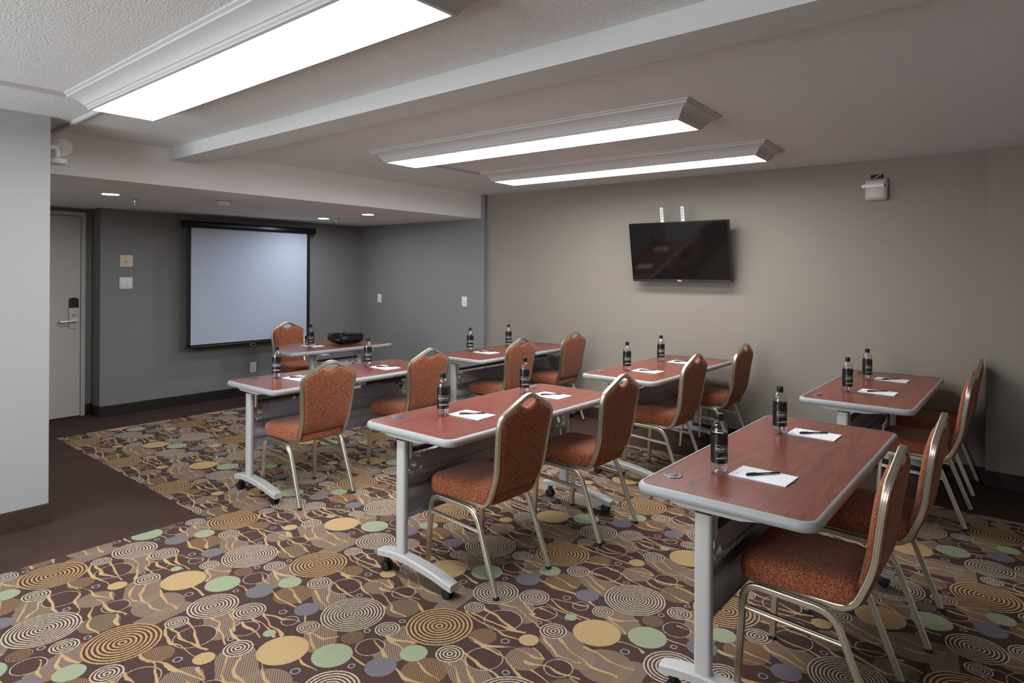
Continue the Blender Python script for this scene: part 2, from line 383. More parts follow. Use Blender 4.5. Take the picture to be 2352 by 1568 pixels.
class MB:
    """collects shapes that form ONE part"""
    def __init__(self): self.v = []; self.f = []; self.mi = []
    def add(self, vs, fs, mi=0):
        k = len(self.v); self.v += [tuple(x) for x in vs]
        self.f += [tuple(i+k for i in f) for f in fs]; self.mi += [mi]*len(fs); return self
    def box(self, x0, x1, y0, y1, z0, z1, mi=0):
        vs = [(x0, y0, z0), (x1, y0, z0), (x1, y1, z0), (x0, y1, z0), (x0, y0, z1), (x1, y0, z1), (x1, y1, z1), (x0, y1, z1)]
        return self.add(vs, [(0, 3, 2, 1), (4, 5, 6, 7), (0, 1, 5, 4), (1, 2, 6, 5), (2, 3, 7, 6), (3, 0, 4, 7)], mi)
    def bbox(self, x0, x1, y0, y1, z0, z1, bev=0.004, seg=2, mi=0, mat=None):
        bm = bmesh.new(); bmesh.ops.create_cube(bm, size=1)
        for v in bm.verts:
            v.co = Vector(((x0+x1)/2+v.co.x*(x1-x0), (y0+y1)/2+v.co.y*(y1-y0), (z0+z1)/2+v.co.z*(z1-z0)))
        bmesh.ops.bevel(bm, geom=bm.edges[:], offset=bev, segments=seg, affect='EDGES', profile=0.5)
        if mat is not None: bm.transform(mat)
        bm.verts.index_update()
        self.add([v.co for v in bm.verts], [[v.index for v in f.verts] for f in bm.faces], mi); bm.free(); return self
    def rings(self, loops, cap0=True, cap1=True, closed=True, mi=0):
        n = len(loops[0]); vs = [p for l in loops for p in l]; fs = []
        for a in range(len(loops)-1):
            for i in range(n if closed else n-1):
                j = (i+1) % n
                fs.append((a*n+i, a*n+j, (a+1)*n+j, (a+1)*n+i))
        if cap0: fs.append(tuple(reversed(range(n))))
        if cap1: fs.append(tuple(range((len(loops)-1)*n, len(loops)*n)))
        return self.add(vs, fs, mi)
    def prism(self, poly, z0, z1, mi=0):
        return self.rings([[(x, y, z0) for x, y in poly], [(x, y, z1) for x, y in poly]], mi=mi)
    def prism_x(self, poly, x0, x1, mi=0):      # poly in (y, z), extruded along x
        return self.rings([[(x0, y, z) for y, z in poly], [(x1, y, z) for y, z in poly]], mi=mi)
    def prism_y(self, poly, y0, y1, mi=0):      # poly in (x, z), extruded along y
        return self.rings([[(x, y1, z) for x, z in poly], [(x, y0, z) for x, z in poly]], mi=mi)
    def lathe(self, prof, seg=24, c=(0, 0, 0), axis='Z', mi=0, cap0=True, cap1=True):
        loops = []
        for r, h in prof:
            l = []
            for i in range(seg):
                a = 2*math.pi*i/seg; x, y = r*math.cos(a), r*math.sin(a)
                q = {'Z': (x, y, h), 'X': (h, x, y), 'Y': (x, -h, y) if False else (y, h, x)}[axis]
                l.append((c[0]+q[0], c[1]+q[1], c[2]+q[2]))
            loops.append(l)
        return self.rings(loops, cap0, cap1, mi=mi)
    def sweep(self, path, prof, bref=(1, 0, 0), fixed=False, cap=True, mi=0):
        path = [Vector(p) for p in path]; n = len(path); loops = []
        b = Vector(bref).normalized()
        for i, p in enumerate(path):
            t = (path[min(i+1, n-1)]-path[max(i-1, 0)]).normalized()
            if fixed: b = Vector(bref).normalized()
            b = (b-t*b.dot(t)).normalized()
            a = b.cross(t)
            k = 1.0
            if 0 < i < n-1:
                c = (path[i]-path[i-1]).normalized().dot((path[i+1]-path[i]).normalized()); k = 1.0/math.sqrt(max(0.3, (1+c)/2))
            loops.append([p+a*pa*k+b*pb for pa, pb in prof])
        return self.rings(loops, cap, cap, mi=mi)
    def xform(self, mat):
        self.v = [tuple(mat @ Vector(q)) for q in self.v]; return self
    def build(self, name, mat, parent=None, smooth=35):
        me = bpy.data.meshes.new(name); me.from_pydata(self.v, [], self.f)
        bm = bmesh.new(); bm.from_mesh(me); bmesh.ops.recalc_face_normals(bm, faces=bm.faces[:]); bm.to_mesh(me); bm.free()
        if any(self.mi): me.polygons.foreach_set('material_index', self.mi)
        me.update(); return link_mesh(name, me, mat, parent, smooth)

def fillet(pts, rad, seg=6):
    pts = [Vector(p) for p in pts]; out = [pts[0]]
    for i in range(1, len(pts)-1):
        a, b, c = pts[i-1], pts[i], pts[i+1]; r = rad[i] if isinstance(rad, (list, tuple)) else rad
        u, v = (a-b).normalized(), (c-b).normalized(); r = min(r, (a-b).length*0.48, (c-b).length*0.48)
        p0, p1 = b+u*r, b+v*r
        for k in range(seg+1):
            t = k/seg; out.append(p0*(1-t)**2+b*2*t*(1-t)+p1*t*t)
    out.append(pts[-1]); return out

def rrect(L, W, r, n=6, cx=0, cy=0):
    out = []
    for sx, sy, a0 in ((1, 1, 0), (-1, 1, 90), (-1, -1, 180), (1, -1, 270)):
        for k in range(n+1):
            a = R(a0+90*k/n); out.append((cx+sx*(L/2-r)+r*math.cos(a), cy+sy*(W/2-r)+r*math.sin(a)))
    return out
def circ(r, n=16, cx=0, cy=0): return [(cx+r*math.cos(2*math.pi*i/n), cy+r*math.sin(2*math.pi*i/n)) for i in range(n)]

def tag(o, label=None, cat=None, group=None, kind=None):
    if label: o['label'] = label
    if cat: o['category'] = cat
    if group: o['group'] = group
    if kind: o['kind'] = kind
    return o
def empty(name, loc=(0, 0, 0), rz=0.0):
    o = bpy.data.objects.new(name, None); o.empty_display_size = 0.1; COL.objects.link(o)
    o.location = loc; o.rotation_euler = (0, 0, rz); return o
def copy_tree(o, parent=None):
    c = o.copy(); COL.objects.link(c); c.parent = parent
    for ch in list(o.children): copy_tree(ch, c)
    return c
def text_mesh(s, size, align='CENTER'):
    cu = bpy.data.curves.new('text', 'FONT'); cu.body = s; cu.size = size; cu.align_x = align; cu.resolution_u = 2
    o = bpy.data.objects.new('text', cu); COL.objects.link(o)
    bpy.context.view_layer.update()
    me = bpy.data.meshes.new_from_object(o.evaluated_get(bpy.context.evaluated_depsgraph_get()))
    vs = [tuple(v.co) for v in me.vertices]; fs = [tuple(p.vertices) for p in me.polygons]
    bpy.data.objects.remove(o); bpy.data.curves.remove(cu); bpy.data.meshes.remove(me)
    return vs, fs

# ------------------------------------------------------------------ the room
ZC, ZS, ZBM = 2.478, 2.188, 2.385
def st(name, mb, mat, label=None, parent=None, smooth=0):
    o = mb.build(name, mat, parent, smooth)
    if parent is None: tag(o, label, 'structure', None, 'structure'); o['category'] = name.split('_')[0]
    return o
floor = st('floor', MB().box(-2.6, 6.3, -2.8, 8.0, -0.12, -0.002), M['border'], 'dark brown carpet floor bordering the patterned carpet')
cp = MB().prism([(-2.6, -2.8), (5.103, -2.8), (5.103, 6.927), (1.859, 6.927), (1.859, 4.048), (-2.6, 4.048)], -0.004, 0.0)
cpo = cp.build('patterned_carpet', M['carpet'], floor, 0); cpo['label'] = 'brown carpet woven with circles, rings and twigs'
st('ceiling', MB().box(-2.6, 6.3, -2.8, 8.0, ZC, ZC+0.15), M['ceiling'], 'stippled off-white ceiling of the meeting room')
st('ceiling_soffit', MB().prism([(1.2, 5.12), (5.73, 5.205), (5.73, 8.0), (1.2, 8.0)], ZS, ZC+0.01), M['soffit'], 'lowered white ceiling soffit in front of the projection screen')
st('ceiling_beam', MB().prism([(2.104, -2.8), (2.316, -2.8), (2.316, 5.2), (2.104, 5.2)], ZBM, ZC+0.01), M['beam'], 'long white boxed ceiling beam running to the soffit')
st('wall_left', MB().box(-2.6, 1.212, 4.659, 8.0, 0, ZC), M['white_wall'], 'white wall ending in a corner beside the door')
st('wall_door', MB().box(1.2, 2.43, 7.831, 8.0, 0, ZS), M['grey'], 'short dark grey wall holding the door')
st('wall_screen', MB().box(2.41, 5.9, 7.563, 8.0, 0, ZS), M['grey'], 'dark grey wall behind the projection screen')
st('wall_alcove', MB().prism([(5.715, 5.15), (6.3, 5.15), (6.3, 7.6), (5.715, 7.6)], 0, ZC), M['grey'], 'dark grey side wall of the screen alcove')
st('wall_television', MB().prism([(5.772, 5.16), (5.924, 0.29), (6.3, 0.29), (6.3, 5.16)], 0, ZC), M['taupe'], 'taupe grey wall carrying the television')
st('wall_right', MB().box(5.845, 6.3, -2.8, 0.295, 0, ZC), M['taupe'], 'dim taupe wall section standing proud beside the television wall')
st('wall_rear', MB().box(-2.75, 6.3, -2.95, -2.8, 0, ZC), M['bounce_wall'], 'white wall behind the tables')
ws = MB(); ws.box(-2.75, -2.6, -2.95, 8.0, 0, WZ0); ws.box(-2.75, -2.6, -2.95, 8.0, WZ1, ZC)
ya = -2.95
for wy, ww in ADDED_WINDOWS+[(9.0, 2.0)]:
    ws.box(-2.75, -2.6, ya, min(wy-ww/2, 8.0), WZ0, WZ1); ya = wy+ww/2
st('wall_side', ws, M['bounce_wall'], 'white wall with added unseen windows opposite the television')
for i, (wy, ww) in enumerate(ADDED_WINDOWS):
    t = bpy.data.objects.new('window_%d' % (i+1), None); COL.objects.link(t); t.location = (-2.69, wy, 0)
    tag(t, 'added unseen daylight window with white frame opposite the television, ' + ('in the middle of its wall', 'near the white corner wall')[i], 'window', None, 'structure')
    h = ww/2
    for y0, y1, z0, z1 in ((-h, h, WZ0, WZ0+0.05), (-h, h, WZ1-0.05, WZ1), (-h, -h+0.05, WZ0+0.05, WZ1-0.05), (h-0.05, h, WZ0+0.05, WZ1-0.05), (-0.025, 0.025, WZ0+0.05, WZ1-0.05)):
        MB().box(-0.03, 0.03, y0, y1, z0, z1).build('window_frame', M['white_plastic'], t, 0)
    for y0, y1 in ((-h+0.05, -0.025), (0.025, h-0.05)):
        MB().box(-0.003, 0.003, y0, y1, WZ0+0.05, WZ1-0.05).build('pane', M['bottle'], t, 0)
BH = 0.112
def baseboard(name, a, b, nrm, mat, label, h=BH, t=0.012):
    a, b, n = Vector(a), Vector(b), Vector(nrm).normalized()
    d = (b-a).normalized()
    prof = [(0, 0), (t, 0), (t, h-0.006), (t-0.004, h), (0, h)]
    mb = MB().rings([[(*(a+n*(o-0.002)).to_tuple()[:2], z) for o, z in prof], [(*(b+n*(o-0.002)).to_tuple()[:2], z) for o, z in prof]])
    o = mb.build(name, mat, None, 30); tag(o, label, 'baseboard', None, 'structure'); return o
baseboard('baseboard_screen', (2.41, 7.563, 0), (5.72, 7.563, 0), (0, -1, 0), M['base'], 'black baseboard under the projection screen wall')
baseboard('baseboard_return', (2.41, 7.85, 0), (2.41, 7.552, 0), (-1, 0, 0), M['base'], 'short black baseboard on the wall return by the door')
baseboard('baseboard_door', (2.34, 7.831, 0), (2.41, 7.831, 0), (0, -1, 0), M['base'], 'stub of black baseboard right beside the door frame')
baseboard('baseboard_alcove', (5.715, 7.57, 0), (5.715, 5.14, 0), (-1, 0, 0), M['base'], 'dark baseboard on the alcove side wall')
baseboard('baseboard_television', (5.772, 5.16, 0), (5.924, 0.29, 0), (-1, -0.03, 0), M['base'], 'dark baseboard under the television wall')
baseboard('baseboard_right', (5.845, 0.30, 0), (5.845, -2.8, 0), (-1, 0, 0), M['base'], 'black baseboard of the projecting wall section')
baseboard('baseboard_left', (-2.6, 4.659, 0), (1.222, 4.659, 0), (0, -1, 0), M['border'], 'brown carpet baseboard along the white wall', 0.118)
baseboard('baseboard_corner', (1.212, 4.648, 0), (1.212, 7.83, 0), (1, 0, 0), M['border'], 'brown carpet baseboard on the hidden side of the white wall', 0.118)

# ------------------------------------------------------------------ door
def build_door():
    d = empty('door_1', (1.88, 7.831, 0)); tag(d, 'off-white metal door with lever lock set in a grey wall', 'door', None, 'structure')
    MB().bbox(-0.47, 0.422, -0.032, 0.0, 0.006, 2.104, 0.003, 1).build('door_leaf', M['door'], d)
    fr = MB(); fr.bbox(0.425, 0.465, -0.045, 0.0, 0, 2.148, 0.004, 1); fr.bbox(-0.52, 0.4245, -0.045, 0.0, 2.108, 2.148, 0.004, 1)
    fr.bbox(-0.52, -0.475, -0.045, 0, 0, 2.107, 0.004, 1)
    fr.build('door_frame', M['door'], d)
    MB().lathe([(0.006, -0.004), (0.006, 0.0)], 10, (0.19, -0.045, 2.13), 'Y').build('screw', M['satin'], d)
    pts = []
    lk = empty_part('door_lock', d)
    x0, x1, z0, z1 = 0.316, 0.400, 0.925, 1.25
    def plate(za, zb, top, bot):
        o = [];
        n = 8
        if top: o += [(x1-(x1-x0)*k/n, zb-0.014+0.014*math.sin(math.pi*k/n)) for k in range(n+1)]
        else: o += [(x1, zb), (x0, zb)]
        if bot: o += [(x0+(x1-x0)*k/n, za+0.014-0.014*math.sin(math.pi*k/n)) for k in range(n+1)]
        else: o += [(x0, za), (x1, za)]
        return o
    MB().prism_y(plate(z0, 1.142, False, True), -0.046, -0.031).build('lock_plate', M['satin'], lk)
    MB().prism_y(plate(1.143, z1, True, False), -0.052, -0.031).build('card_reader', M['black'], lk)
    MB().lathe([(0.016, -0.016), (0.016, -0.004), (0.018, 0.0)], 16, (0.36, -0.046, 1.07), 'Y').build('lock_cylinder', M['chrome'], lk)
    lv = MB(); lv.lathe([(0.013, -0.05), (0.013, 0.0)], 14, (0.375, -0.046, 1.005), 'Y')
    lv.sweep(fillet([(0.378, -0.095, 1.005), (0.30, -0.098, 1.004), (0.225, -0.088, 0.998), (0.215, -0.07, 0.997)], 0.02, 4), [(0.010*math.cos(a), 0.007*math.sin(a)) for a in [i*math.pi/5 for i in range(10)]], (0, 1, 0))
    lv.build('lever_handle', M['satin'], lk)
def empty_part(name, parent, loc=(0, 0, 0)):
    o = bpy.data.objects.new(name, None); o.empty_display_size = 0.05; COL.objects.link(o); o.parent = parent; o.location = loc; return o
build_door()

# ------------------------------------------------------------------ wall plates
def plate(name, label, cat, loc, rz, w, h, mat, fill):
    t = empty(name, loc, rz); tag(t, label, cat)
    MB().bbox(-w/2, w/2, -0.007, 0, -h/2, h/2, 0.003, 2).build('cover_plate', mat, t)
    fill(t); return t
def two_switches(t):
    for sx in (-0.024, 0.024):
        MB().box(sx-0.018, sx+0.018, -0.0085, -0.0065, -0.036, 0.036).build('switch_frame', M['white_plastic'], t, 0)
        MB().rings([[(sx-0.015, -0.008, -0.033), (sx+0.015, -0.008, -0.033), (sx+0.015, -0.008, 0.033), (sx-0.015, -0.008, 0.033)],
                    [(sx-0.015, -0.016, -0.033), (sx+0.015, -0.016, -0.033), (sx+0.015, -0.010, 0.033), (sx-0.015, -0.010, 0.033)]]).build('rocker', M['white_plastic'], t, 0)
def small_print(t):
    MB().lathe([(0.0035, -0.002), (0.0035, 0)], 10, (0, -0.007, 0.016), 'Y').build('print_mark', M['pen'], t)
    k = MB()
    for z, w in ((-0.004, 0.008), (-0.012, 0.020)):
        for i in range(-4, 5):
            x = i*w/4
            k.box(x-0.0016, x+0.0016, -0.0076, -0.0068, z-0.002, z+0.002)
    tag(k.build('print_lines', M['pen'], t, 0), kind='stuff')
def outlet(t):
    for z in (-0.024, 0.024):
        MB().bbox(-0.017, 0.017, -0.0095, -0.006, z-0.015, z+0.015, 0.002, 1).build('socket', M['white_plastic'], t)
        for sx in (-1, 1): MB().box(sx*0.0065-0.0015, sx*0.0065+0.0015, -0.0101, -0.009, z-0.003, z+0.008).build('slot', M['slot'], t, 0)
        MB().lathe([(0.0028, -0.0011), (0.0028, 0)], 8, (0, -0.009, z-0.009), 'Y').build('ground_hole', M['slot'], t, 0)
def one_switch(t):
    MB().box(-0.017, 0.017, -0.0085, -0.0065, -0.034, 0.034).build('switch_frame', M['white_plastic'], t, 0)
    for sx in (-0.005, 0.005):
        for z in (0.013, -0.017): MB().box(sx-0.001, sx+0.001, -0.0092, -0.008, z-0.005, z+0.005).build('slot', M['pen'], t, 0)
plate('blank_wall_plate', 'cream blank plate with faint print above the double light switch', 'wall plate', (2.655, 7.563, 1.638), 0, 0.128, 0.128, M['cream_plastic'], small_print)
plate('light_switch', 'white double rocker light switch beside the door', 'light switch', (2.652, 7.563, 1.402), 0, 0.128, 0.124, M['white_plastic'], two_switches)
plate('wall_outlet', 'white power outlet low on the wall under the projection screen', 'outlet', (4.098, 7.563, 0.338), 0, 0.08, 0.128, M['white_plastic'], outlet)
plate('wall_outlet', 'white wall plate nearer the alcove back corner', 'outlet', (5.715, 7.112, 1.166), R(-90), 0.085, 0.122, M['white_plastic'], one_switch)
plate('wall_outlet', 'white wall plate near the open edge of the alcove wall', 'outlet', (5.715, 5.472, 1.177), R(-90), 0.085, 0.122, M['white_plastic'], one_switch)

# ------------------------------------------------------------------ ceiling fixtures
def rect_loop(hx, hy, z): return [(-hx, -hy, z), (hx, -hy, z), (hx, hy, z), (-hx, hy, z)]
def make_fluorescent():
    t = empty('ceiling_light')
    hx, hy = 0.158, 1.195
    prof = [(0.098, 0.0), (0.098, -0.007), (0.090, -0.011), (0.086, -0.013), (0.084, -0.020), (0.070, -0.025), (0.052, -0.034), (0.036, -0.047), (0.027, -0.060), (0.025, -0.064), (0.019, -0.066), (0.016, -0.075), (0.010, -0.080), (0.008, -0.086), (0.0, -0.088), (-0.006, -0.088), (-0.006, -0.074)]
    # four mitred lengths of crown moulding
    for s in range(4):
        k = MB(); loops = []
        for o, z in prof:
            L = rect_loop(hx+o, hy+o, z); loops.append([L[s], L[(s+1) % 4]])
        vs = [q for l in loops for q in l]; fs = [(2*i, 2*i+1, 2*i+3, 2*i+2) for i in range(len(loops)-1)]
        k.add(vs, fs); k.build('crown_moulding', M['moulding'], t, 25)
    for y0, y1 in ((-hy-0.004, 0.0), (0.003, hy+0.004)):
        MB().box(-hx-0.004, hx+0.004, y0, y1, -0.080, -0.076).build('diffuser_panel', M['diffuser'], t, 0)
    MB().box(-hx*0.8, hx*0.35, hy-0.075, hy-0.069, -0.0835, -0.0802).build('diffuser_clip', M['moulding'], t, 0)
    return t
light = make_fluorescent()
for i, (x, y, a, lb) in enumerate([(1.345, 2.69, 0.0, 'long fluorescent ceiling light with crown moulding, between white wall and ceiling beam'),
                                   (3.405, 2.735, 0.033, 'long fluorescent ceiling light with crown moulding, next to the ceiling beam on the television side'),
                                   (4.72, 2.765, 0.043, 'long fluorescent ceiling light with crown moulding, closest to the television wall')]):
    o = light if i == 0 else copy_tree(light)
    o.location = (x, y, ZC); o.rotation_euler = (0, 0, a)
    tag(o, lb, 'ceiling light', 'fluorescent ceiling fixtures')
def raceway(a, b, label):
    a, b = Vector(a), Vector(b); d = (b-a).normalized(); n = Vector((-d.y, d.x, 0))*0.017
    pr = [(-1, 0), (-0.8, -0.014), (-0.4, -0.02), (0.4, -0.02), (0.8, -0.014), (1, 0)]
    k = MB().rings([[tuple(a+n*q+Vector((0, 0, z))) for q, z in pr], [tuple(b+n*q+Vector((0, 0, z))) for q, z in pr]])
    tag(k.build('cable_raceway', M['moulding'], None, 30), label, 'raceway', 'cable covers on the ceiling')
raceway((-1.2, 3.965, ZC), (1.10, 3.985, ZC), 'white cable cover on ceiling running over the white wall to a light')
raceway((1.335, 3.99, ZC), (1.352, 5.12, ZC), 'white cable cover on ceiling from light to soffit near the emergency lamp')
raceway((3.62, 4.055, ZC), (4.44, 4.08, ZC), 'white cable cover on ceiling joining two fluorescent lights')

def downlight(x, y, label):
    t = empty('recessed_downlight', (x, y, ZS)); tag(t, label, 'downlight', 'recessed soffit downlights')
    MB().lathe([(0.076, 0.0), (0.074, -0.005), (0.066, -0.006), (0.063, -0.003), (0.060, -0.001)], 28, cap0=False, cap1=False).build('trim_ring', M['white_plastic'], t)
    MB().lathe([(0.001, -0.0025), (0.03, -0.0045), (0.061, -0.0025)], 28, cap0=True, cap1=False).build('lens', M['lamp'], t)
downlight(2.012, 6.084, 'lit recessed downlight in soffit near the door')
downlight(4.548, 6.741, 'lit recessed downlight in soffit right above the projection screen side')
downlight(4.53, 5.855, 'lit recessed downlight in soffit above the half-round table')
def sprinkler(x, y, label):
    t = empty('fire_sprinkler', (x, y, ZS)); tag(t, label, 'sprinkler', 'fire sprinklers')
    MB().lathe([(0.033, 0.0), (0.033, -0.004), (0.022, -0.010), (0.012, -0.011)], 18).build('escutcheon', M['chrome'], t)
    k = MB().lathe([(0.009, -0.01), (0.009, -0.026), (0.006, -0.028)], 10)
    for s in (-1, 1): k.sweep([(s*0.007, 0, -0.026), (s*0.012, 0, -0.036), (s*0.003, 0, -0.048)], [(0.002, 0.002), (-0.002, 0.002), (-0.002, -0.002), (0.002, -0.002)], (0, 1, 0))
    k.build('frame', M['chrome'], t)
    MB().lathe([(0.004, -0.047), (0.013, -0.049), (0.013, -0.051), (0.003, -0.052)], 12).build('deflector', M['satin'], t)
sprinkler(2.298, 6.35, 'chrome fire sprinkler in soffit between door downlight and smoke detector')
sprinkler(4.640, 6.60, 'chrome fire sprinkler in soffit close to two downlights')
sd = empty('smoke_detector', (2.809, 5.712, ZS)); tag(sd, 'white round smoke detector on the soffit underside', 'smoke detector')
MB().lathe([(0.070, 0.0), (0.070, -0.008), (0.066, -0.012)], 28).build('mount', M['white_plastic'], sd)
MB().lathe([(0.060, -0.012), (0.062, -0.020), (0.060, -0.042), (0.048, -0.056), (0.02, -0.059)], 28).build('body', M['white_plastic'], sd)
MB().lathe([(0.0615, -0.014), (0.0628, -0.016), (0.0615, -0.018)], 28, cap0=False, cap1=False).build('vent_ring', M['dark'], sd)

# emergency lamp on the hidden side of the white wall
def emergency_lamp():
    t = empty('emergency_light', (1.212, 4.80, 2.20)); tag(t, 'round white emergency lamp head on the corner of the white wall', 'emergency light')
    k = MB().lathe([(0.046, 0.0), (0.052, 0.012), (0.050, 0.030), (0.040, 0.036)], 24, (0.075, 0.0, 0.012)); k.build('base', M['white_plastic'], t)
    MB().bbox(0.0, 0.05, -0.02, 0.02, 0.02, 0.045, 0.004, 1).build('wall_mount', M['white_plastic'], t)
    MB().sweep([(0.075, 0, 0.045), (0.066, 0, 0.12)], circ(0.016, 12), (0, 1, 0)).build('stem', M['white_plastic'], t)
    MB().bbox(0.02, 0.07, -0.014, 0.014, 0.10, 0.13, 0.004, 1).build('knuckle', M['white_plastic'], t)
    d = Vector((-0.35, -0.85, -0.25)).normalized(); c = Vector((0.098, -0.005, 0.122))
    q = d.to_track_quat('Z', 'Y').to_matrix().to_4x4(); q.translation = c
    hd = MB().lathe([(0.022, -0.05), (0.040, -0.038), (0.052, -0.01), (0.056, 0.012), (0.054, 0.018), (0.046, 0.018), (0.044, 0.010)], 28, cap1=False).xform(q).build('lamp_head', M['white_plastic'], t)
    MB().lathe([(0.001, 0.017), (0.025, 0.015), (0.045, 0.010)], 24, cap1=False).xform(q).build('lens', M['lens'], hd)
emergency_lamp()

# ------------------------------------------------------------------ projection screen
def projection_screen():
    Y = 7.40
    t = empty('projection_screen', (4.01, Y, 0.0)); tag(t, 'pull-down projection screen hanging in black case from the soffit', 'projection screen')
    cz = 2.066
    oct_ = [(0.040*math.cos(R(22.5+45*i)), cz+0.040*math.sin(R(22.5+45*i))) for i in range(8)]
    MB().prism_x(oct_, -0.82, 0.82).build('case', M['screen_case'], t, 20)
    for s in (-1, 1):
        e = MB().lathe([(0.03, -0.02), (0.046, -0.012), (0.046, 0.012), (0.03, 0.02)], 16, (s*0.832, 0, cz), 'X').build('end_cap', M['black'], t)
        hk = MB()
        for dx in (-0.014, 0.014):
            hk.sweep([(s*0.832, 0, ZS-0.035), (s*0.832+dx, 0, cz+0.042)], circ(0.0016, 6), (0, 1, 0))
        hk.sweep([(s*0.832, 0, ZS), (s*0.832, 0, ZS-0.038)], circ(0.002, 6), (0, 1, 0)); hk.build('hanging_chain', M['chrome'], t)
    y = 0.012
    MB().box(-0.742, 0.742, y, y+0.0015, 0.692, 2.032).build('white_fabric', M['screen'], t, 0)
    b = MB(); b.box(-0.79, -0.742, y, y+0.0016, 0.67, 2.04); b.box(0.742, 0.79, y, y+0.0016, 0.67, 2.04); b.box(-0.79, 0.79, y, y+0.0016, 0.655, 0.692); b.build('black_border', M['screen_black'], t, 0)
    MB().sweep([(-0.80, y, 0.664), (0.80, y, 0.664)], circ(0.012, 12), (0, 1, 0)).build('weight_bar', M['black'], t)
    hp = fillet([(-0.02, y-0.012, 0.655), (-0.045, y-0.014, 0.640), (0.0, y-0.016, 0.618), (0.045, y-0.014, 0.640), (0.02, y-0.012, 0.655), (-0.02, y-0.012, 0.656)], 0.012, 3)
    MB().sweep(hp, circ(0.003, 6), (0, 1, 0)).build('pull_handle', M['chrome'], t)
projection_screen()

# ------------------------------------------------------------------ television
def television():
    t = empty('television', (5.83, 2.645, 1.745), R(-90)+math.atan(0.031)); tag(t, 'black flat television tilted down on the taupe wall', 'television')
    # local x = along the wall (towards -y of the world), local y = into the wall, z = up
    W2, H2 = 0.492, 0.287
    T = Matrix.Translation((0, -0.155, 0)) @ Matrix.Rotation(R(10.5), 4, 'X')
    MB().bbox(-W2, W2, 0.0, 0.045, -H2, H2, 0.006, 2, mat=T).build('housing', M['black'], t)
    MB().bbox(-0.36, 0.36, 0.04, 0.075, -0.22, 0.16, 0.012, 2, mat=T).build('rear_cover', M['black'], t)
    MB().box(-W2+0.010, W2-0.010, -0.0012, 0.002, -H2+0.028, H2-0.010).xform(T).build('display_glass', M['glass_dark'], t, 0)
    k = MB()
    k.box(-W2, W2, -0.003, 0.006, H2-0.008, H2); k.box(-W2, -W2+0.008, -0.003, 0.006, -H2, H2-0.008); k.box(W2-0.008, W2, -0.003, 0.006, -H2, H2-0.008)
    k.xform(T).build('bezel', M['gloss_black'], t, 0)
    MB().box(-W2, W2, -0.0035, 0.006, -H2, -H2+0.024).xform(T).build('bottom_strip', M['dark'], t, 0)
    g = MB(); vs, fs = text_mesh('LG', 0.020, 'LEFT')
    g.add([(x-0.004, -0.0042, z-H2+0.006) for x, z, _ in vs], fs)
    g.rings([[(-0.014+a, -0.0042, -H2+0.0125+b) for a, b in circ(0.0085, 16)], [(-0.014+a, -0.0042, -H2+0.0125+b) for a, b in circ(0.0062, 16)]], False, False)
    g.box(-0.0150, -0.0135, -0.0043, -0.0041, -H2+0.009, -H2+0.016)
    g.xform(T).build('maker_logo', M['print_white'], t, 0)
    MB().lathe([(0.003, -0.0045), (0.003, -0.003)], 10, (0.002, 0, -H2-0.004+0.008), 'Y').xform(T).build('power_led', M['led_red'], t, 0)
    for x in (-0.175, 0.035):
        a = MB()
        a.bbox(x-0.016, x+0.016, 0.076, 0.088, -0.2, 0.425, 0.002, 1); a.box(x+0.014, x+0.017, 0.076, 0.105, -0.2, 0.425)
        arm = a.xform(T).build('mount_rail', M['white_plastic'], t)
        s = MB()
        for i in range(5): s.box(x-0.004, x+0.004, 0.0748, 0.0762, 0.31+i*0.022, 0.322+i*0.022)
        tag(s.xform(T).build('slot_row', M['pen'], arm, 0), kind='stuff')
    MB().bbox(-0.26, 0.12, 0.118, 0.142, 0.085, 0.115, 0.003, 1).build('wall_rail', M['dark'], t)
    MB().bbox(-0.26, 0.12, 0.100, 0.142, -0.10, -0.07, 0.003, 1).build('wall_rail', M['dark'], t)
television()

# ------------------------------------------------------------------ motion sensor / alarm on the wall
def alarm_box():
    t = empty('wall_alarm', (5.90, 1.02, 2.235), R(-90)+math.atan(0.031)); tag(t, 'boxy off-white wall sensor high on the taupe wall with cable above', 'alarm sensor')
    # body as stacked rounded sections from wall outwards (local -y is into the room)
    def sec(w, z0, z1, y, r=0.022): return [(x, y, z) for x, z in rrect(w, z1-z0, r, 4, 0, (z0+z1)/2)]
    MB().rings([sec(0.150, -0.085, 0.078, 0.0), sec(0.160, -0.088, 0.082, -0.02), sec(0.158, -0.088, 0.084, -0.035)]).build('back_box', M['offwhite'], t)
    MB().rings([sec(0.160, -0.088, 0.030, -0.035), sec(0.150, -0.083, 0.030, -0.050), sec(0.122, -0.072, 0.028, -0.064), sec(0.10, -0.055, 0.02, -0.068)]).build('sensor_lens', M['offwhite'], t)
    MB().rings([sec(0.158, 0.032, 0.084, -0.035, 0.012), sec(0.146, 0.034, 0.074, -0.060, 0.012), sec(0.12, 0.036, 0.060, -0.072, 0.008)]).build('hood', M['offwhite'], t)
    MB().bbox(-0.100, 0.060, -0.078, -0.030, 0.012, 0.040, 0.005, 2).build('visor_band', M['white_plastic'], t)
    MB().bbox(-0.045, 0.045, -0.004, 0.002, 0.083, 0.124, 0.003, 1).build('cable_opening', M['slot'], t)
    MB().sweep(fillet([(-0.02, -0.008, 0.082), (-0.005, -0.012, 0.10), (0.03, -0.006, 0.122)], 0.01, 3), circ(0.0025, 6), (0, 1, 0)).build('white_wire', M['white_plastic'], t)
    MB().sweep(fillet([(0.02, -0.008, 0.082), (0.03, -0.010, 0.10), (0.034, -0.006, 0.122)], 0.01, 3), circ(0.004, 6), (0, 1, 0)).build('blue_wire', M['wire_blue'], t)
alarm_box()

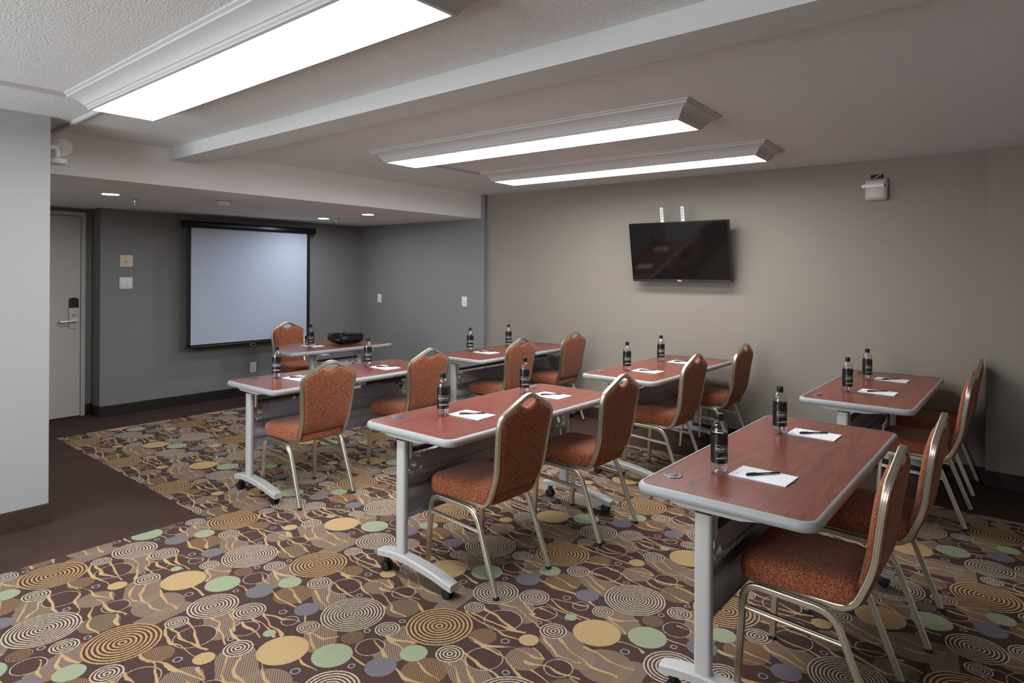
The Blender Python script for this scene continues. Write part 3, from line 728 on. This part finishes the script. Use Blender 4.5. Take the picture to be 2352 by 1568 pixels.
# ------------------------------------------------------------------ banquet chair
def tube_profile(w=0.0125, h=0.0105, g=0.0022):
    half = [(-w+0.003, h), (-0.0060, h), (-0.0046, h-g), (-0.0032, h), (0.0032, h), (0.0046, h-g), (0.0060, h), (w-0.003, h), (w, h-0.003), (w, 0.0022), (w-0.0018, 0.0), (w, -0.0022)]
    other = [(-a, -b) for a, b in half]
    return half+other
def make_chair():
    t = empty('banquet_chair')
    P = tube_profile()
    # side frames: front leg, side rail, rear leg, stretcher
    for s in (-1, 1):
        pts = fillet([(s*0.207, 0.470, 0.014), (s*0.200, 0.448, 0.398), (s*0.200, 0.142, 0.386), (s*0.209, 0.0, 0.014)], 0.062, 7)
        def leg(pp):
            lg = MB().sweep(pp, P, (1, 0, 0), True).build('leg', M['chair_metal'], t, 50)
            f = min(pp, key=lambda q: q.z)
            MB().bbox(f.x-0.0115, f.x+0.0115, f.y-0.0135, f.y+0.0135, 0.0, 0.016, 0.003, 1).build('glide', M['glide'], lg)
            return lg
        leg(pts[:9]); MB().sweep([pts[8], pts[9]], P, (1, 0, 0), True).build('side_rail', M['chair_metal'], t, 50); leg(pts[9:])
        q = [(-0.009, 0.006), (-0.003, 0.007), (0, 0.0055), (0.003, 0.007), (0.009, 0.006), (0.010, 0.0), (0.009, -0.006), (0.003, -0.007), (0, -0.0055), (-0.003, -0.007), (-0.009, -0.006), (-0.010, 0)]
        MB().sweep([(s*0.203, 0.456, 0.312), (s*0.203, 0.112, 0.292)], q, (1, 0, 0), True).build('stretcher', M['chair_metal'], t, 50)
    # back frame, running under the seat, up and over a peaked top
    half = [(-0.162, 0.44, 0.404), (-0.172, 0.090, 0.400), (-0.182, 0.024, 0.560), (-0.194, 0.008, 0.70), (-0.209, -0.014, 0.848)]
    pts = half+[(0.0, -0.032, 0.951)]+[(-x, y, z) for x, y, z in reversed(half)]
    rad = [0, 0.060, 0.06, 0.06, 0.048, 0.050, 0.048, 0.06, 0.06, 0.060, 0]
    MB().sweep(fillet(pts, rad, 6), P, (1, 0, 0)).build('back_frame', M['chair_metal'], t, 50)
    MB().box(-0.166, 0.166, 0.415, 0.437, 0.396, 0.412).build('seat_crossbar', M['chair_metal'], t, 0)
    # seat cushion
    def out(sc, z):
        pts = [(-0.186, 0.058), (0.186, 0.058), (0.212, 0.475), (-0.212, 0.475)]
        o = []
        for i in range(4):
            a, b, c = Vector(pts[i-1]), Vector(pts[i]), Vector(pts[(i+1) % 4]); u, v = (a-b).normalized(), (c-b).normalized()
            for k in range(8):
                q = k/7; p = (b+u*0.075)*(1-q)**2+b*2*q*(1-q)+(b+v*0.075)*q*q; o.append(p)
        cx, cy = 0.0, 0.266
        return [(cx+(p.x-cx)*sc, cy+(p.y-cy)*sc, z) for p in o]
    MB().rings([out(0.95, 0.413), out(0.985, 0.416), out(1.0, 0.426), out(1.012, 0.450), out(1.008, 0.470), out(0.992, 0.484), out(0.955, 0.495), out(0.87, 0.503), out(0.70, 0.508), out(0.4, 0.511)]).build('seat', M['fabric'], t, 60)
    # backrest cushion inside the frame
    def yb(z):
        tab = [(0.40, 0.085), (0.54, 0.030), (0.69, 0.009), (0.80, -0.008), (0.89, -0.024), (0.96, -0.034)]
        for (z0, y0), (z1, y1) in zip(tab[:-1], tab[1:]):
            if z <= z1: return y0+(y1-y0)*(z-z0)/(z1-z0)
        return tab[-1][1]
    side = [(0.08, 0.470), (0.150, 0.472), (0.166, 0.482), (0.170, 0.52), (0.174, 0.58), (0.180, 0.65), (0.186, 0.72), (0.193, 0.78), (0.197, 0.825), (0.192, 0.845), (0.178, 0.859), (0.15, 0.873), (0.115, 0.888), (0.082, 0.903), (0.070, 0.905), (0.058, 0.898), (0.038, 0.884), (0.015, 0.877)]
    outl = side+[(-x, z) for x, z in reversed(side)]
    cz = 0.67
    def ring(sc, dy): return [(x*sc, yb(cz+(z-cz)*sc)+dy, cz+(z-cz)*sc) for x, z in outl]
    br = MB().rings([ring(0.80, -0.0185), ring(0.92, -0.0165), ring(0.985, -0.012), ring(1.0, -0.004), ring(1.0, 0.006), ring(0.985, 0.020), ring(0.93, 0.030), ring(0.80, 0.036)])
    br.build('backrest', M['fabric'], t, 60)
    return t
chair0 = make_chair()
CH = 'brown patterned banquet chair with champagne metal frame, '
chairs = [
    (2.524, 3.674, 0.0, CH+'front row by the door side, outer seat'),
    (3.440, 3.682, 0.0, CH+'front row by the door side, aisle seat'),
    (2.487, 1.965, 0.0, CH+'middle row by the door side, outer seat'),
    (3.322, 1.912, 0.0, CH+'middle row by the door side, aisle seat'),
    (4.575, 3.672, 0.0, CH+'front row at the television wall, aisle seat'),
    (5.413, 3.655, 0.0, CH+'front row at the television wall, wall seat'),
    (4.555, 1.990, 0.0, CH+'middle row at the television wall, aisle seat'),
    (5.530, 1.972, 0.0, CH+'middle row at the television wall, wall seat'),
    (2.590, 0.392, 0.0, CH+'back row by the door side, outer seat'),
    (3.320, 0.340, 0.0, CH+'back row by the door side, aisle seat'),
    (4.930, 0.335, 0.0, CH+'back row at the television wall, aisle seat'),
    (5.675, 0.343, 0.0, CH+'back row at the television wall, wall seat'),
    (4.070, 6.715, math.pi, CH+'behind the half-round table facing the room'),
]
for i, (x, y, a, lb) in enumerate(chairs):
    o = chair0 if i == 0 else copy_tree(chair0)
    o.location = (x, y, 0); o.rotation_euler = (0, 0, a); tag(o, lb, 'chair', 'banquet chairs')

# ------------------------------------------------------------------ training table
ZT = 0.759
TL, TW = 1.52, 0.62
EDGE = [(-0.006, 0.0012), (0.0, 0.0010), (0.006, -0.002), (0.011, -0.008), (0.0125, -0.016), (0.011, -0.026), (0.006, -0.033), (0.0, -0.036), (-0.012, -0.037), (-0.012, -0.028)]
def leg_set(t, x, s, yp, foot_ext, zt=ZT, with_foot=True):
    """post, cap, brackets, arched foot and castors of one table end; s = outward side"""
    post = MB().prism(rrect(0.036, 0.064, 0.014, 5, x, yp), 0.105, zt-0.066).build('post', M['steel'], t)
    MB().prism(rrect(0.034, 0.062, 0.014, 5, x, yp), zt-0.066, zt-0.052).build('post_cap', M['black'], post)
    xi = x-s*0.030
    MB().bbox(xi-0.009, xi+0.009, yp-0.035, yp+0.030, zt-0.165, zt-0.040, 0.003, 1).build('hinge_bracket', M['steel'], t)
    xm = x-s*0.012
    MB().prism_x([(yp-0.26, zt-0.036), (yp+0.16, zt-0.036), (yp+0.09, zt-0.058), (yp-0.13, zt-0.058)], xm-0.03, xm+0.03).build('top_bracket', M['steel'], t)
    if with_foot:
        n = 14; y0, y1 = yp+foot_ext[0], yp-foot_ext[1]
        tops = []
        for k in range(n+1):
            y = y0+(y1-y0)*k/n; d = (y-yp)
            z = 0.126-(0.020*(d/foot_ext[0])**2 if d > 0 else 0.046*(d/foot_ext[1])**2); tops.append((y, z))
        th = 0.034
        def sec(y, z, k):
            e = min(k, n-k)
            hw = 0.034 if e > 0 else 0.029
            return [(x-hw+0.008, y, z), (x+hw-0.008, y, z), (x+hw, y, z-0.007), (x+hw-0.002, y, z-th), (x-hw+0.002, y, z-th), (x-hw, y, z-0.007)]
        ft = MB().rings([sec(y, z, k) for k, (y, z) in enumerate(tops)]).build('foot', M['steel'], t, 40)
        for yc in (yp+foot_ext[0]-0.045, yp-foot_ext[1]+0.045):
            d = yc-yp; zf = 0.126-(0.020*(d/foot_ext[0])**2 if d > 0 else 0.046*(d/foot_ext[1])**2)-th
            cs = MB()
            for dx in (-0.013, 0.013): cs.lathe([(0.018, -0.009), (0.026, -0.007), (0.026, 0.007), (0.018, 0.009)], 18, (x+dx, yc, 0.026), 'X')
            cs.build('castor', M['glide'], ft)
            MB().bbox(x-0.0105, x+0.0105, yc-0.014, yc+0.014, 0.024, max(zf+0.004, 0.054), 0.003, 1).build('castor_stem', M['glide'], ft)
def modesty_panel(t, x0, x1, yp, lightm=False):
    mat = M['steel'] if lightm else M['panel']
    prof = [(-0.002, 0.507), (0.005, 0.462), (0.006, 0.425), (-0.016, 0.418), (-0.020, 0.405), (-0.020, 0.380), (-0.014, 0.366), (0.002, 0.356), (0.004, 0.290), (-0.004, 0.280), (-0.016, 0.276)]
    th = 0.003
    loopA = [(y, z) for y, z in prof]+[(y+th, z-0.0005) for y, z in reversed(prof)]
    p = MB().prism_x([(yp+y, z+0.014) for y, z in loopA], x0, x1).build('modesty_panel', mat, t, 25)
    # upper slanted strip with an oval cable hole near both ends
    k = MB(); za, zb = 0.520, 0.600; ya, yb_ = yp-0.024, yp-0.002
    def at(x, f): return [(x, ya+(yb_-ya)*f-0.0012, za+(zb-za)*f), (x, ya+(yb_-ya)*f+0.0016, za+(zb-za)*f)]
    def quadstrip(xa, xb):
        a, b, c, d = at(xa, 0), at(xb, 0), at(xb, 1), at(xa, 1)
        k.rings([[a[0], b[0], c[0], d[0]], [a[1], b[1], c[1], d[1]]])
    E = 0.10
    quadstrip(x0+E, x1-E)
    for xe, s in ((x0, 1), (x1, -1)):
        xa, xb = sorted((xe, xe+s*E)); cx, cf = (xe+s*0.045), 0.48
        N = 28; inner, outer = [], []
        for i in range(N):
            a = 2*math.pi*i/N; c, sn = math.cos(a), math.sin(a)
            inner.append((cx+0.022*math.copysign(abs(c)**0.8, c), cf+0.24*math.copysign(abs(sn)**0.9, sn)))
            dx = ((xb-cx) if c > 0 else (cx-xa))/max(abs(c), 1e-6); df = ((1-cf) if sn > 0 else cf)/max(abs(sn), 1e-6)
            r = min(dx, df); outer.append((cx+r*c, cf+r*sn))
        for q in (0, 1):
            vs = [at(x, f)[q] for x, f in outer]+[at(x, f)[q] for x, f in inner]
            k.add(vs, [(i, (i+1) % N, N+(i+1) % N, N+i) for i in range(N)])
    k.build('cable_flap', mat, p, 20)
    MB().box(x0, x1, yp-0.034, yp-0.001, 0.516, 0.5195).build('cable_tray', mat, p, 0)
    c = MB(); n = 70
    for i in range(n):
        x = x0+0.01+(x1-x0-0.02)*i/(n-1)
        c.box(x-0.0045, x+0.0045, yp-0.0375, yp-0.034, 0.503, 0.5195)
    tag(c.build('comb_teeth', M['steel'], p, 0), kind='stuff')
def grommet(t, x, y, rot=0.0):
    g = MB().lathe([(0.037, ZT+0.0005), (0.036, ZT+0.0035), (0.031, ZT+0.0045), (0.029, ZT+0.003)], 28, (x, y, 0)).build('grommet', M['grommet'], t)
    sl = [(x+0.021*math.cos(a), y-0.006-0.018*math.sin(a)) for a in [math.pi*i/10 for i in range(11)]]
    MB().prism(sl, ZT+0.003, ZT+0.0036).build('cable_slot', M['slot'], g, 0)
def make_table():
    t = empty('training_table')
    MB().prism(rrect(TL-0.010, TW-0.010, 0.046, 8), ZT-0.028, ZT).build('tabletop', M['wood'], t)
    e = MB(); loops = [[(x, y, ZT+z) for x, y in rrect(TL+2*o, TW+2*o, 0.05+o, 8)] for o, z in EDGE]
    e.rings(loops, False, False); e.build('edge_moulding', M['edge'], t, 50)
    yp = 0.065
    for s in (-1, 1): leg_set(t, s*(TL/2-0.043), s, yp, (0.16, 0.375))
    xb = TL/2-0.09
    MB().box(-xb, xb, yp-0.035, yp-0.010, ZT-0.13, ZT-0.112).build('crossbar', M['dark'], t, 0)
    modesty_panel(t, -TL/2+0.07, TL/2-0.07, yp+0.012)
    grommet(t, -TL/2+0.165, TW/2-0.066); grommet(t, TL/2-0.165, TW/2-0.066)
    lh = MB().bbox(-0.045, 0.03, -TW/2+0.10, -TW/2+0.16, ZT-0.078, ZT-0.036, 0.004, 1); lh.bbox(0.0, 0.045, -TW/2+0.07, -TW/2+0.15, ZT-0.072, ZT-0.048, 0.004, 1)
    lh.build('tilt_latch', M['edge'], t)
    return t
tab0 = make_table()
TB = 'mahogany-topped wheeled training table, '
tables = [
    (2.226+TL/2, 4.163, TB+'front row on the door side'),
    (2.103+TL/2, 2.417, TB+'middle row on the door side'),
    (2.152+TL/2, 0.850, TB+'back row on the door side'),
    (4.190+TL/2, 4.122, TB+'front row against the television wall'),
    (4.197+TL/2, 2.442, TB+'middle row against the television wall'),
    (4.325+TL/2, 0.868, TB+'back row against the television wall'),
]
for i, (x, y, lb) in enumerate(tables):
    o = tab0 if i == 0 else copy_tree(tab0)
    o.location = (x, y, 0); tag(o, lb, 'table', 'rows of training tables')

def half_round_table():
    t = empty('half_round_table', (3.95, 5.48, 0)); tag(t, 'half-round wheeled presenter table in front of the projection screen', 'table')
    def outline(o):
        a, b, r = 0.612+o, 0.68+o, 0.05
        pts = [(a*math.cos(math.pi*k/40), b*math.sin(math.pi*k/40)+0.03) for k in range(41)]
        pts += [(-a+0.004, -0.005-o*0.3), (-a+0.03, -o-0.012), (-a+0.07, -o-0.02), (a-0.07, -o-0.02), (a-0.03, -o-0.012), (a-0.004, -0.005-o*0.3)]
        return pts
    MB().prism(outline(-0.005), ZT-0.028, ZT).build('tabletop', M['wood'], t)
    MB().rings([[(x, y, ZT+z) for x, y in outline(o)] for o, z in EDGE], False, False).build('edge_moulding', M['edge'], t, 50)
    for s in (-1, 1): leg_set(t, s*0.285, s, 0.14, (0.26, 0.16))
    MB().box(-0.25, 0.25, 0.105, 0.125, ZT-0.13, ZT-0.112).build('crossbar', M['dark'], t, 0)
    modesty_panel(t, -0.266, 0.266, 0.155, True)
half_round_table()

# ------------------------------------------------------------------ water bottles
def make_bottle():
    t = empty('water_bottle')
    rb = 0.0325
    prof = [(0.010, 0.006), (0.020, 0.002), (0.026, 0.0), (0.031, 0.004), (rb, 0.012), (rb, 0.158), (0.0322, 0.166), (0.0305, 0.176), (0.0265, 0.187), (0.0200, 0.196), (0.0145, 0.201), (0.0128, 0.205), (0.0128, 0.214)]
    MB().lathe(prof, 32, cap1=False).build('bottle_body', M['bottle'], t, 60)
    MB().lathe([(0.006, 0.010), (0.018, 0.005), (0.026, 0.003), (0.030, 0.006), (rb-0.001, 0.013), (rb-0.001, 0.160), (0.030, 0.1605)], 28).build('water', M['water'], t, 60)
    rl = rb+0.0004
    lb = MB().lathe([(rl, 0.040), (rl, 0.153)], 40, cap0=False, cap1=False).build('label', M['label'], t, 60)
    MB().lathe([(0.0140, 0.204), (0.0152, 0.206), (0.0152, 0.211), (0.0145, 0.212), (0.0152, 0.213), (0.0152, 0.229), (0.0140, 0.232), (0.004, 0.2325)], 28).build('cap', M['black'], t, 40)
    # print wrapped on the label; the print faces local -y
    def wrap(vs): return [((rl+0.0003)*math.sin(x/rl), -(rl+0.0003)*math.cos(x/rl), z) for x, z in vs]
    a = MB(); g = MB()
    for txt, size, z, k in (('HÔTEL', 0.0105, 0.1045, g), ('FAUBOURG', 0.0118, 0.0940, a), ('MONTRÉAL', 0.0110, 0.0840, g)):
        vs, fs = text_mesh(txt, size)
        k.add(wrap([(x, z+y) for x, y, _ in vs]), fs)
    def bar(k, x0, x1, z0, z1):
        n = 8; lo = [(x0+(x1-x0)*i/n, z0) for i in range(n+1)]; hi = [(x0+(x1-x0)*i/n, z1) for i in range(n+1)]
        k.add(wrap(lo+hi), [(i, i+1, n+2+i, n+1+i) for i in range(n)])
    for s in (-1, 1):
        bar(a, *sorted((s*0.034, s*0.0330)), 0.088, 0.1125); bar(a, *sorted((s*0.034, s*0.017)), 0.1115, 0.1125)
    for i in range(12):
        if i not in (1, 5, 9): bar(a, -0.0145+i*0.0024, -0.0145+i*0.0024+0.0017, 0.0655, 0.0680)
    bar(a, -0.031, 0.031, 0.0600, 0.0622)
    a.build('white_lettering', M['print_white'], lb, 0); g.build('grey_lettering', M['print_grey'], lb, 0)
    return t
bot0 = make_bottle()
BT = 'water bottle with black label, '
bottles = [
    (2.511, 4.297, BT+'outer place of the front-row table on the door side'), (3.332, 4.293, BT+'aisle place of the front-row table on the door side'),
    (2.463, 2.517, BT+'outer place of the middle-row table on the door side'), (3.253, 2.571, BT+'aisle place of the middle-row table on the door side'),
    (2.480, 0.974, BT+'outer place of the back-row table on the door side'), (3.272, 0.981, BT+'aisle place of the back-row table on the door side'),
    (4.627, 4.349, BT+'aisle place of the front-row table at the television wall'), (5.200, 4.330, BT+'wall place of the front-row table at the television wall'),
    (4.551, 2.549, BT+'aisle place of the middle-row table at the television wall'), (5.224, 2.587, BT+'wall place of the middle-row table at the television wall'),
    (4.720, 0.981, BT+'aisle place of the back-row table at the television wall'), (5.364, 0.983, BT+'wall place of the back-row table at the television wall'),
    (3.758, 5.780, BT+'standing on the half-round table'),
]
for i, (x, y, lb) in enumerate(bottles):
    o = bot0 if i == 0 else copy_tree(bot0)
    o.location = (x, y, ZT+0.0006); o.rotation_euler = (0, 0, R(235-270)+random.uniform(-0.08, 0.08)); tag(o, lb, 'bottle', 'labelled water bottles')

# ------------------------------------------------------------------ notepads and pens
def make_pad():
    t = empty('notepad')
    MB().box(-0.074, 0.074, -0.108, 0.108, 0.0, 0.0032).build('sheets', M['paper'], t, 0)
    MB().box(-0.072, 0.073, -0.1075, 0.108, 0.0032, 0.0040).build('top_sheet', M['paper'], t, 0)
    k = MB().prism(circ(0.006, 12, -0.04, 0.088), 0.0040, 0.0042); k.build('printed_mark', M['paper_mark'], t, 0)
    return t
def make_pen():
    t = empty('pen')
    MB().lathe([(0.0025, -0.072), (0.0046, -0.069), (0.0046, -0.018), (0.0044, -0.016)], 12, (0, 0, 0.0048), 'X').build('pen_cap', M['pen'], t)
    MB().lathe([(0.0041, -0.016), (0.0041, 0.070), (0.0030, 0.073)], 12, (0, 0, 0.0048), 'X').build('barrel', M['pen'], t)
    MB().bbox(-0.066, -0.028, -0.0012, 0.0012, 0.0090, 0.0112, 0.0005, 1).build('clip', M['pen'], t)
    MB().box(-0.004, 0.026, -0.0050, -0.0036, 0.0040, 0.0058).build('printed_band', M['pen_mark'], t, 0)
    return t
pad0, pen0 = make_pad(), make_pen()
PD, PN = 'white notepad, ', 'black pen on the notepad, '
spots = [
    (2.613, 4.160, 'outer place of the front-row table on the door side'), (3.363, 4.110, 'aisle place of the front-row table on the door side'),
    (2.567, 2.394, 'outer place of the middle-row table on the door side'), (3.301, 2.392, 'aisle place of the middle-row table on the door side'),
    (2.536, 0.820, 'outer place of the back-row table on the door side'), (3.352, 0.843, 'aisle place of the back-row table on the door side'),
    (4.649, 4.154, 'aisle place of the front-row table, television wall'), (5.220, 4.135, 'wall place of the front-row table, television wall'),
    (4.633, 2.408, 'aisle place of the middle-row table, television wall'), (5.300, 2.420, 'wall place of the middle-row table, television wall'),
    (4.835, 0.822, 'aisle place of the back-row table, television wall'), (5.465, 0.840, 'wall place of the back-row table, television wall'),
    (3.828, 5.860, 'on the half-round table'),
]
for i, (x, y, lb) in enumerate(spots):
    o = pad0 if i == 0 else copy_tree(pad0); o.location = (x, y, ZT+0.0006); o.rotation_euler = (0, 0, random.uniform(-0.04, 0.04)); tag(o, PD+lb, 'notepad', 'notepads')
    q = pen0 if i == 0 else copy_tree(pen0); q.location = (x+0.005, y+0.004, ZT+0.0048); q.rotation_euler = (0, 0, R(-43)+random.uniform(-0.08, 0.08)); tag(q, PN+lb, 'pen', 'pens')

# ------------------------------------------------------------------ projector and remote
def projector():
    t = empty('projector', (4.165, 5.755, ZT+0.0025), R(-3)); tag(t, 'black video projector on the half-round table', 'projector')
    def sec(w, d, z, r=0.025): return [(x, y, z) for x, y in rrect(w, d, r, 5)]
    MB().rings([sec(0.22, 0.18, 0.010, 0.012), sec(0.25, 0.21, 0.022, 0.012), sec(0.285, 0.252, 0.042, 0.014), sec(0.290, 0.258, 0.050, 0.014), sec(0.290, 0.258, 0.104, 0.014), sec(0.284, 0.252, 0.113, 0.014), sec(0.262, 0.232, 0.117, 0.014)]).build('housing', M['gloss_black'], t, 30)
    for dx, dy in ((-0.08, -0.07), (0.08, -0.07), (0, 0.07)): MB().lathe([(0.012, -0.001), (0.012, 0.012)], 12, (dx, dy, 0)).build('foot', M['glide'], t)
    MB().box(-0.130, 0.125, -0.1300, -0.126, 0.054, 0.102).build('port_panel', M['slot'], t, 0)
    y = -0.1310
    Z = 0.013
    def port(name, x, z, w, h, mat): MB().box(x-w/2, x+w/2, y-0.002, y+0.002, z+Z-h/2, z+Z+h/2).build(name, mat, t, 0)
    for z, mt in ((0.079, 'port_red'), (0.068, 'port_green'), (0.057, 'port_blue')): port('jack', -0.118, z, 0.008, 0.008, M[mt])
    port('jack', -0.100, 0.075, 0.008, 0.008, M['print_white']); port('jack', -0.100, 0.062, 0.008, 0.008, M['port_yellow'])
    for z in (0.076, 0.060): port('video_port', -0.072, z, 0.026, 0.009, M['port_blue'])
    for x in (-0.045, -0.028, -0.006, 0.030, 0.048, 0.062): port('socket', x, 0.074, 0.008, 0.007, M['chrome'])
    MB().lathe([(0.012, -0.003), (0.012, 0)], 16, (-0.090, -0.114, 0.036), 'Y').build('power_socket', M['dark'], t)
    MB().lathe([(0.042, 0.0), (0.042, 0.010), (0.036, 0.012)], 24, (0.06, 0.127, 0.078), 'Y').build('lens', M['dark'], t)
    r = empty('remote_control', (4.075, 5.735, ZT+0.120), R(-20)); tag(r, 'small black remote control lying on top of the projector', 'remote')
    MB().bbox(-0.060, 0.060, -0.022, 0.022, 0.0, 0.014, 0.005, 2).build('casing', M['black'], r)
    for i, mt in enumerate(('port_green', 'port_red', 'grommet', 'grommet', 'grommet', 'grommet')):
        MB().lathe([(0.004, 0.0135), (0.0038, 0.0155)], 10, (0.035-(i//2)*0.02, -0.009+(i % 2)*0.018, 0)).build('button', M[mt], r)
projector()
